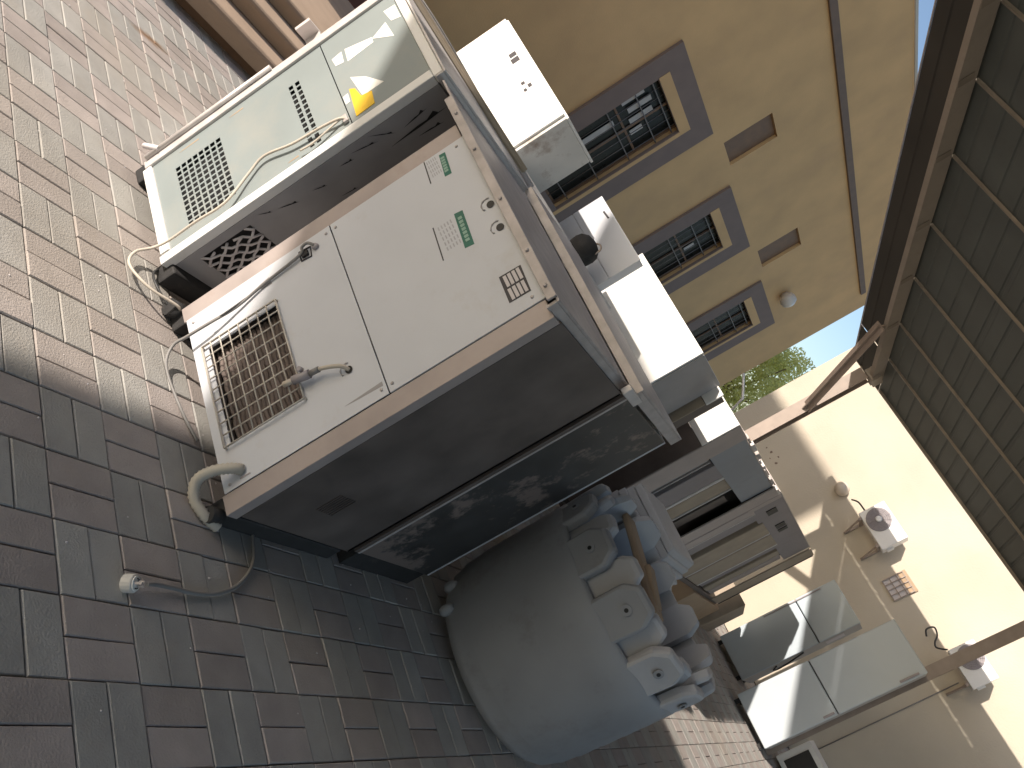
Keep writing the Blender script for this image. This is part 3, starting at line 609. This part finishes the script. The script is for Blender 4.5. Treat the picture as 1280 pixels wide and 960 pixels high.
MB().tube([(-2.905, ya - .018, .09), (-2.905, ya - .018, .72)], .011, 8, sub=1).build('edge_tube', 'galv_bright', A)
yy = ya - .001
for q in ([(-2.748, 0.952), (-2.754, 0.998), (-2.696, 0.991), (-2.704, 0.957)], [(-2.754, 1.013), (-2.719, 1.125), (-2.691, 1.123), (-2.686, 1.006)], [(-2.711, 1.123), (-2.744, 1.195), (-2.652, 1.202)], [(-2.801, 1.206), (-2.796, 1.255), (-2.719, 1.255), (-2.732, 1.217)], [(-2.605, 0.99), (-2.56, 1.043), (-2.481, 1.097), (-2.482, 1.006)], [(-2.537, 0.936), (-2.54, 0.958), (-2.497, 0.955), (-2.495, 0.936)]):
    flat_xz(q, yy, .001).build('torn_paper', 'paper', A)
flat_xz([(-2.553, 0.969), (-2.539, 0.99), (-2.487, 1.001), (-2.476, 1.043), (-2.414, 1.035), (-2.411, 0.955)], yy, .0022).build('yellow_sticker', 'yellow', A)
MB().tube([(-2.424, yy, 0.917), (-2.43, ya - .02, .90), (-2.449, ya - .02, 0.819), (-2.465, ya - .02, 0.699), (-2.499, ya - .02, 0.58), (-2.467, ya - .02, 0.498), (-2.40, ya - .03, 0.382), (-2.40, ya - .035, 0.252), (-2.40, ya - .035, 0.123), (-2.40, ya - .05, 0.06), (-2.36, ya - .11, .03), (-2.27, ya - .15, .03), (-2.18, ya - .1, .05), (-2.14, ya + .0, .07), (-2.14, ya + .03, .06)], .0055, 8).build('loose_wire', 'cable_cream', A)
MB().tube([(-2.424, yy, 0.925), (-2.43, ya - .015, .90), (-2.405, ya - .02, .78), (-2.41, ya - .02, .72)], .004, 8).build('loose_wire', 'cable_cream', A)
MB().box(-2.445, -2.41, ya - .014, yy - .0005, .905, .925).build('wire_clip', 'galv', A, bevel=.003)
rs = MB()
for (a, b_, l_) in ((-2.835, .33, .1), (-2.42, .70, .05), (-2.83, .55, .07)):
    rs.prism([(a, b_), (a + .006, b_), (a + .004, b_ - l_), (a + .001, b_ - l_ * .8)], 1, ya - .0007, ya)
rs.build('rust_streak', 'cardboard', A, kind='stuff')
cl = MB().tube([(-2.40, 2.0, .012), (-2.32, 1.93, .02), (-2.24, 1.92, .03), (-2.17, 1.96, .03)], .005, 6).build('cable', 'cable_black'); tag(cl, 'short black cable on the pavers between the grey green unit and white unit', 'cable')

# ---- cord with plug on the pavers
pc = thing('power_plug', 'white three pin plug on a grey cord lying on the pavers', 'plug', (-1.02, 1.6, 0))
MB().tube([(-1.42, 2.35, .02), (-1.337, 2.195, .010), (-1.193, 2.146, .008), (-1.099, 2.057, .008), (-1.047, 1.948, .008), (-1.031, 1.847, .009), (-1.032, 1.756, .012), (-1.028, 1.69, .018), (-1.02, 1.655, .022)], .0062, 8).build('cord', 'cable_grey', pc)
def tilted(mb, c, nrm):      # turn points built round the origin (face up +Z, cord side +Y) to face nrm
    n_ = Vector(nrm).normalized(); y_ = (Vector((0, 1, 0)) - n_ * n_.y).normalized(); x_ = y_.cross(n_)
    mb.v = [tuple(Vector(c) + x_ * p[0] + y_ * p[1] + n_ * p[2]) for p in mb.v]; return mb
PCc = (-1.012, 1.60, .026); PN = (.42, .30, .85)
oct_ = [(.024 * math.cos(a) * 1.02, .024 * math.sin(a)) for a in [R(22 + k * 22.5) for k in range(16)]]
tilted(MB().prism(oct_, 2, -.022, .010), PCc, PN).build('body', 'plastic_white', pc, bevel=.005)
tilted(MB().prism([(p[0] * .8, p[1] * .8) for p in oct_], 2, .0095, .013), PCc, PN).build('face_plate', 'paper', pc, bevel=.001)
tilted(MB().box(-.009, -.004, .004, .009, .0131, .030), PCc, PN).build('pin', 'galv', pc); tilted(MB().box(.004, .009, .004, .009, .0131, .030), PCc, PN).build('pin', 'galv', pc); tilted(MB().box(-.003, .003, -.012, -.005, .0131, .033), PCc, PN).build('pin', 'galv', pc)
tilted(MB().tube([(.013 * math.cos(t * .35 - .4), .013 * math.sin(t * .35 - .4), .0135) for t in range(12)], .0016, 6, sub=1), PCc, PN).build('moulded_ring', 'print', pc)

# ================================================================== THINGS BEHIND, on top level of the row
# second rank under the top boxes
def plain_unit(label, x0, x1, y0, y1, z1, fm='white_paint', sm='side_grey', lm='galv_bright', z0=.08):
    t = thing('package_air_conditioner', label, 'air conditioner', ((x0 + x1) / 2, (y0 + y1) / 2, 0), UG)
    MB().box(x0, x1, y0, y0 + .012, z0, z1 - .015).build('front_panel', fm, t, bevel=.002)
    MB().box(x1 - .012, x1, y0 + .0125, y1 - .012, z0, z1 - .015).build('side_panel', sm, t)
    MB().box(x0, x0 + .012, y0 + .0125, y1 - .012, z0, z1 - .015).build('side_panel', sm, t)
    MB().box(x0, x1, y1 - .0115, y1, z0, z1 - .015).build('back_panel', sm, t)
    MB().box(x0 - .02, x1 + .015, y0 - .02, y1 + .01, z1 - .014, z1).build('lid', lm, t, bevel=.002)
    for xx in (x0, x1 - .07): MB().box(xx, xx + .07, y0, y1, 0, z0 - .002).build('skid', 'rubber', t)
    return t
plain_unit('low cabinet with bright metal lid behind the grey green unit under the white box', -3.9, -2.42, 2.72, 3.55, 1.275)
plain_unit('metal lidded cabinet behind the white box carrying the black compressor', -3.7, -2.42, 3.585, 3.82, 1.265, sm='beige_post')
plain_unit('white cabinet with its lid level behind the second dark unit', -2.36, -1.62, 3.3, 3.58, 1.245)
# loose angle bars and scraps on the lids
for pts, m_, lab in ((((-3.1, 2.2, 1.318), (-2.62, 3.0, 1.30)), 'galv', 'long steel angle bar lying across the lids beside the white box'), (((-3.02, 2.0, 1.318), (-2.5, 2.75, 1.325)), 'slat_tan', 'tan slat lying on the grey green unit lid'), (((-2.9, 3.1, 1.292), (-2.45, 4.0, 1.283)), 'galv_bright', 'bright thin metal strip on lids below the black compressor')):
    o = MB().obox(pts[0], pts[1], .035, .012).obox(pts[0], pts[1], .006, .03).build('angle_bar', m_); tag(o, lab, 'metal bar')
w1 = MB().tube([(-3.2, 2.02, 1.316), (-2.95, 2.2, 1.34), (-2.75, 2.5, 1.33), (-2.72, 2.7, 1.32), (-2.85, 2.9, 1.30), (-2.8, 3.02, 1.29)], .004, 6).build('wire', 'cable_grey'); tag(w1, 'thin looping wire on the lids in front of the white box', 'wire')

D = thing('appliance_box', 'white sunlit metal box with rust stained side standing on top of the cabinets', 'box', (-3.4, 3.1, 1.277))
MB().box(-3.80, -2.99, 3.10, 3.115, 1.279, 1.605).build('front_panel', 'white_clean', D, bevel=.003)
MB().box(-3.80, -2.97, 3.116, 3.48, 1.277, 1.60).build('casing', 'rusty_white', D, bevel=.003)
MB().box(-3.80, -2.965, 3.1165, 3.49, 1.601, 1.615).build('top_cover', 'white_clean', D, bevel=.003)
t = MB()
for a, b_, c_, d_ in ((-3.55, -3.52, 1.52, 1.56), (-3.51, -3.475, 1.515, 1.56), (-3.33, -3.31, 1.50, 1.52), (-3.295, -3.27, 1.525, 1.545), (-3.28, -3.26, 1.495, 1.512)): t.prism([(a, c_), (b_, c_), (b_, d_), (a, d_)], 1, 3.0985, 3.10)
t.build('sticker', 'print', D)

cp = thing('compressor', 'black round compressor standing on a cabinet lid behind the white box', 'compressor', (-2.64, 3.66, 1.267))
MB().lathe((-2.64, 3.66, 1.267), [(.05, 0), (.072, .015), (.082, .04), (.084, .072), (.086, .075), (.084, .078), (.078, .106), (.05, .135), (.01, .145)], 28).build('shell', 'rubber', cp)
MB().tube([(-2.64, 3.66, 1.40), (-2.61, 3.66, 1.425), (-2.58, 3.66, 1.41), (-2.57, 3.65, 1.35)], .005, 6).build('pipe', 'steel_brown', cp)
Gb = thing('chest_box', 'grey white two door box right behind the black compressor', 'box', (-2.75, 3.95, 0))
MB().box(-3.03, -2.53, 3.86, 3.93, .3, 1.563).build('casing', 'white_paint', Gb, bevel=.004)
MB().box(-3.03, -2.526, 3.852, 3.8595, 1.375, 1.567).build('door', 'white_paint', Gb, bevel=.002)
MB().box(-3.03, -2.526, 3.852, 3.8595, .9, 1.371).build('door', 'white_paint', Gb, bevel=.002)
flat_xz([(-2.93, 1.525), (-2.87, 1.53), (-2.87, 1.541), (-2.93, 1.536)], 3.852).build('badge', 'print', Gb)
Fb = thing('chest_freezer', 'tall bright white sunlit cabinet with a shaded grey side, behind the black compressor', 'freezer', (-2.55, 4.6, 0))
MB().box(-2.92, -2.125, 4.40, 4.418, 1.262, 1.606).build('door', 'white_clean', Fb, bevel=.003)
MB().box(-2.92, -2.125, 4.419, 4.90, .3, 1.604).build('casing', 'white_paint', Fb, bevel=.003)
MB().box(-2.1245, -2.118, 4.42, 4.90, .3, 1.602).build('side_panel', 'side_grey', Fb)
MB().box(-2.93, -2.105, 4.39, 4.44, 1.225, 1.258).build('bottom_rail', 'white_clean', Fb, bevel=.004)
flat_xz([(-2.7, 1.53), (-2.6, 1.535), (-2.6, 1.545), (-2.7, 1.54)], 4.40).build('badge', 'label', Fb)
Kb = thing('cabinet', 'narrow brown sided cabinet with a small white corner between white freezer and open frame', 'cabinet', (-2.4, 5.0, 0))
MB().box(-2.8, -2.075, 4.95, 4.96, .3, 1.465).build('front_panel', 'slat_tan', Kb, bevel=.003)
MB().box(-2.8, -2.066, 4.94, 4.959, 1.468, 1.59).build('white_corner', 'white_clean', Kb, bevel=.003)
MB().box(-2.8, -2.08, 4.961, 5.08, .3, 1.575).build('casing', 'side_dark', Kb, bevel=.003)
# H: open frame cabinet
Hb = thing('open_cabinet', 'open sided steel cabinet frame with blue grey panel and slotted posts', 'cabinet', (-2.3, 6.4, 0), 'gutted cabinets past the freezer')
HX = -2.05
MB().box(-2.8, HX - .001, 5.49, 5.505, 1.30, 1.59).build('front_panel', 'white_clean', Hb, bevel=.003)
MB().box(-2.8, HX - .001, 5.49, 5.505, .3, 1.297).build('front_panel', 'side_dark', Hb)
MB().box(HX - .012, HX + .004, 5.506, 5.79, .25, 1.59).build('post', 'beige_post', Hb, bevel=.004)
MB().box(HX - .012, HX + .004, 7.20, 7.44, .25, 1.595).build('post', 'beige_post', Hb, bevel=.004)
MB().box(HX - .03, HX - .02, 5.79, 7.20, 1.29, 1.575).build('upper_panel', 'blue_grey', Hb)
MB().box(HX - .16, HX - .15, 5.51, 7.44, .25, 1.57).build('back_panel', 'black', Hb)  # black sheet put in for the dark between the slats
MB().box(-2.8, HX - .02, 5.506, 7.44, 1.576, 1.582).build('added_sun_cover', 'galv', Hb)  # added cover, keeps sunlight out of the open frame
MB().box(-2.8, HX, 5.51, 7.44, .22, .245).build('floor_pan', 'side_dark', Hb)
yy_ = 5.80
while yy_ < 7.35:
    ln = random.uniform(.05, .2)
    MB().box(HX - .03 - random.uniform(0, .02), HX + random.uniform(-.005, .008), yy_, yy_ + ln, 1.584, 1.592 + random.uniform(0, .025)).build('edge_strip', random.choice(['galv_bright', 'galv_bright', 'galv']), Hb, bevel=.003); yy_ += ln + random.uniform(.01, .09)
for (a, b_, zt, mm, dx) in ((5.84, 5.98, 1.27, 'side_grey', -.02), (6.0, 6.015, 1.28, 'galv', -.01), (6.08, 6.40, 1.33, 'mauve', .0), (6.845, 6.86, 1.345, 'galv_bright', -.02), (6.95, 7.12, 1.2, 'side_dark', -.03), (6.405, 6.45, 1.335, 'galv_bright', .006), (6.57, 6.84, 1.345, 'slat_tan', -.03)):
    MB().box(HX - .08 + dx, HX - .035 + dx, a, b_, .25, zt).build('slat', mm, Hb, bevel=.006)
# J: second frame
Jb = thing('open_cabinet', 'open cabinet packed with tan upright slats under a mauve grey top panel', 'cabinet', (-2.3, 9, 0), 'gutted cabinets past the freezer')
MB().box(HX - .03, HX - .02, 7.56, 10.0, 1.30, 1.615).build('upper_panel', 'mauve', Jb)
for (a, b_) in ((7.82, 7.98), (8.42, 8.56), (8.62, 8.72)): MB().box(HX - .019, HX - .012, a, b_, 1.42, 1.52).build('punched_opening', 'black', Jb)
MB().box(HX - .012, HX + .004, 10.02, 10.38, .36, 1.62).build('post', 'slat_tan', Jb, bevel=.004)
MB().box(HX - .03, HX + .005, 10.39, 10.43, .36, 1.605).build('post_edge', 'rubber', Jb)
MB().box(-2.8, HX - .005, 7.46, 10.4, .33, .38).build('floor_pan', 'side_dark', Jb, bevel=.004)
MB().box(HX - .18, HX - .17, 7.46, 10.4, .385, 1.6).build('back_panel', 'black', Jb)  # black sheet standing in for the shade behind these slats
MB().box(-2.8, HX - .02, 7.46, 10.4, 1.617, 1.623).build('added_sun_cover', 'galv', Jb)  # added out of sight to block sun from above
MB().box(HX - .04, HX + .004, 7.45, 7.55, 1.29, 1.61).build('corner_piece', 'beige_post', Jb, bevel=.004)
for (a, b_, zt, mm, dx) in ((7.685, 7.695, 1.33, 'galv_bright', .012), (8.555, 8.575, 1.34, 'galv_bright', .012), (9.145, 9.165, 1.34, 'galv_bright', .004), (7.50, 7.68, 1.33, 'beige_post', 0.01), (7.70, 8.02, 1.325, 'mauve', -.02), (8.10, 8.55, 1.34, 'slat_tan', .01), (8.66, 9.14, 1.34, 'slat_tan', 0), (9.28, 9.48, 1.32, 'mauve', -.04), (9.52, 9.72, 1.30, 'slat_tan', -.02), (9.80, 9.98, 1.28, 'beige_post', -.03)):
    MB().box(HX - .10 + dx, HX - .015 + dx, a, b_, .385, zt).build('slat', mm, Jb, bevel=.01)
cb = MB().box(-2.7, -2.02, 9.2, 10.6, 0.0, .325).build('carton', 'cardboard', bevel=.01); tag(cb, 'brown cardboard carton under the far end of the slatted cabinet', 'carton')
cb = MB().prism([(10.65, .0), (11.2, .0), (11.2, .5), (10.7, .62)], 0, -2.4, -1.95).build('carton', 'slat_tan', bevel=.01); tag(cb, 'creased tan carton between the slatted cabinet and silver fridge', 'carton')

# ================================================================== DRUM
dc = Vector((-.93, 3.74, 0)); DR = .5
dm = thing('moulded_drum', 'large round grey moulded drum with a crown of rounded lobes around its rim', 'drum', dc)
MB().lathe(dc, [(.36, .03), (.43, .045), (.465, .09), (.482, .16), (.486, .163), (.491, .25), (.4945, .253), (.496, .36), (.499, .363), (.499, .46), (.5015, .463), (.502, .56), (.504, .563), (.504, .64), (.505, .695), (.49, .715), (.44, .70), (.43, .4), (.42, .1)], 96).build('shell', 'drum', dm)
def lobe(th, r0, zb_, zt, half, thick, lean, mname, screw=True):
    outl = [(-half, zb_), (half, zb_), (half * 1.03, zt - half * .80), (half * 1.0, zt - half * .62), (half * .62, zt - half * .06), (half * .48, zt), (-half * .48, zt), (-half * .62, zt - half * .06), (-half * 1.0, zt - half * .62), (-half * 1.03, zt - half * .80)]
    mb = MB(); n = len(outl)
    def P(s_, z, rr_): a = th + s_ / r0; q = rr_ + lean * (z - zb_); return (dc.x + q * math.cos(a), dc.y + q * math.sin(a), z)
    ci = (0, (zb_ + zt) / 2)
    for rr_, sh in ((r0 - thick, 1), (r0 - .016, 1), (r0 - .004, .95), (r0 + .001, .84)):
        for (s_, z) in outl: mb.v.append(P(ci[0] + (s_ - ci[0]) * sh, ci[1] + (z - ci[1]) * (sh if z > ci[1] else 1), rr_))
    for k in range(3):
        for i in range(n):
            j = (i + 1) % n; mb.f.append((k * n + i, k * n + j, (k + 1) * n + j, (k + 1) * n + i)); mb.sm.append(False)
    # faces: fan strips across, following the curve
    for base in (0, 3 * n):
        mb.f += [tuple(base + i for i in (1, 2, 9, 0)), tuple(base + i for i in (2, 3, 8, 9)), tuple(base + i for i in (3, 4, 7, 8)), tuple(base + i for i in (4, 5, 6, 7))]; mb.sm += [False] * 4
    o = mb.build('rim_lobe', mname, dm, bevel=.0015)
    if screw:
        c = Vector(P(0, zt - .095, r0 + .0005)); d = Vector((math.cos(th), math.sin(th), 0)); e = Vector((-math.sin(th), math.cos(th), 0))
        s2 = MB(); s2.tube([c, c + d * .004], .022, 16, sub=1); s2.build('screw_recess', 'drum', o)
        s3 = MB(); s3.tube([c + d * .004, c + d * .0065], .009, 10, sub=1); s3.build('screw', 'black', o)
rl = random.Random(11)
for k in range(11):
    th = R(-105 + 32.73 * k)
    lobe(th, .497, .60, .885 + rl.uniform(-.03, .03), .097 * rl.uniform(.88, 1.1), .045, .055, 'drum' if k in (0, 1, 10) else 'drum_lobe', True)  # front lobes keep the dark shell colour, back ones are painted as skylit
for k in range(11):
    th = R(-89 + 32.73 * k); lobe(th, .448, .60, .92 + rl.uniform(-.04, .05), .085 * rl.uniform(.8, 1.15), .045, .0, 'drum_lobe', False)
# board and ribbed insert inside the rim
MB().obox((-1.30, 3.86, .885), (-.76, 3.56, .855), .085, .035).obox((-1.0, 3.69, .90), (-.80, 3.60, .865), .06, .03).build('inner_board', 'cardboard', dm, bevel=.01)
tr_ = thing('tray_stack', 'pale stacked ribbed trays standing right behind the moulded drum', 'trays', (-1.4, 4.6, 0))
for k in range(5):
    q = .78 + k * .045; o = .012 * k
    MB().prism([(-1.66 + o, q - .05), (-1.15 - o, q - .05), (-1.13 - o * 1.6, q - .012), (-1.15 - o * 1.4, q - .004), (-1.66 + o, q - .004)], 1, 4.36 + .01 * (k % 2), 4.85).build('tray', 'drum_lobe', tr_, bevel=.006)
MB().box(-1.62, -1.18, 4.4, 4.82, .0, .748).build('base_crate', 'side_dark', tr_, bevel=.01)
for a, z in ((-2.35, .12), (-2.05, .10)):
    MB().lathe((dc.x + .47 * math.cos(a), dc.y + .47 * math.sin(a), z - .05), [(.02, 0), (.026, .015), (.026, .05), (.012, .065)], 12).build('foot_stud', 'drum', dm)
MB().lathe((dc.x, dc.y, 0), [(.30, 0), (.32, .01), (.32, .028)], 32).build('base_ring', 'rubber', dm)

# ================================================================== FRIDGES
def fridge(label, x0, x1, y0, y1, z0, z1, split, mdoor, handle):
    t = thing('fridge', label, 'fridge', ((x0 + x1) / 2, (y0 + y1) / 2, 0))
    MB().box(x0, x1, y0 + .055, y1, z0, z1 - .01).build('casing', 'fridge_side', t, bevel=.006)
    MB().box(x0 + .01, x1 - .01, y0 + .046, y0 + .0545, z0 + .01, z1 - .02).build('gasket', 'gasket', t)
    for a, b_ in ((z0 + .005, split - .006), (split + .006, z1)):
        d = MB().box(x0, x1, y0, y0 + .045, a, b_).build('door', mdoor, t, bevel=.012)
    hz = (split - .05, split - .28)
    if handle == 'r':
        MB().box(x1 - .045, x1 - .02, y0 - .02, y0 - .001, split - .16, split - .03).build('handle', 'fan_grey', t, bevel=.004)
        MB().box(x1 - .045, x1 - .02, y0 - .02, y0 - .001, z1 - .3, z1 - .08).build('handle', 'fan_grey', t, bevel=.004)
    else:
        MB().box(x0 + .02, x0 + .035, y0 - .015, y0 - .001, split - .45, split + .35).build('handle', 'fan_grey', t, bevel=.004)
    for xx in (x0 + .03, x1 - .08):
        for yy_ in (y0 + .08, y1 - .1): MB().box(xx, xx + .05, yy_, yy_ + .05, 0, z0 - .002).build('foot', 'rubber', t)
    return t
f1 = fridge('silver blue two door fridge with a diagonal band of sun across its doors', -1.88, -1.29, 11.45, 12.1, .06, 1.69, 1.135, 'fridge', 'l')
MB().box(-1.289, -1.286, 11.62, 11.9, 1.2, 1.45).build('side_label', 'label', f1); 
MB().tube([(-1.28, 11.55, .9), (-1.27, 11.7, .7), (-1.275, 11.9, .5), (-1.27, 11.75, .45), (-1.28, 11.6, .52)], .01, 6).build('cord', 'cable_black', f1)
f2 = fridge('taller pale two door fridge standing nearest in front of the right steel post', -1.06, -.44, 10.38, 10.88, .07, 2.0, .965, 'fridge_pale', 'r')
# low white appliances at the foot of the wall
lo = thing('appliance_box', 'low white box with a dark open front on the ground right of the pale fridge', 'box', (-.1, 11.5, 0))
MB().box(-.36, .04, 11.2, 11.7, .04, .48).build('casing', 'white_clean', lo, bevel=.008)
MB().box(-.28, -.02, 11.19, 11.199, .1, .42).build('dark_opening', 'black', lo)
lo2 = thing('appliance_box', 'second low white box beside the dark fronted one near the frame edge', 'box', (.3, 11.5, 0))
MB().box(.1, .5, 11.1, 11.6, .03, .4).build('casing', 'white_clean', lo2, bevel=.008)
MB().box(.13, .47, 11.092, 11.099, .08, .35).build('door', 'fridge', lo2, bevel=.002)
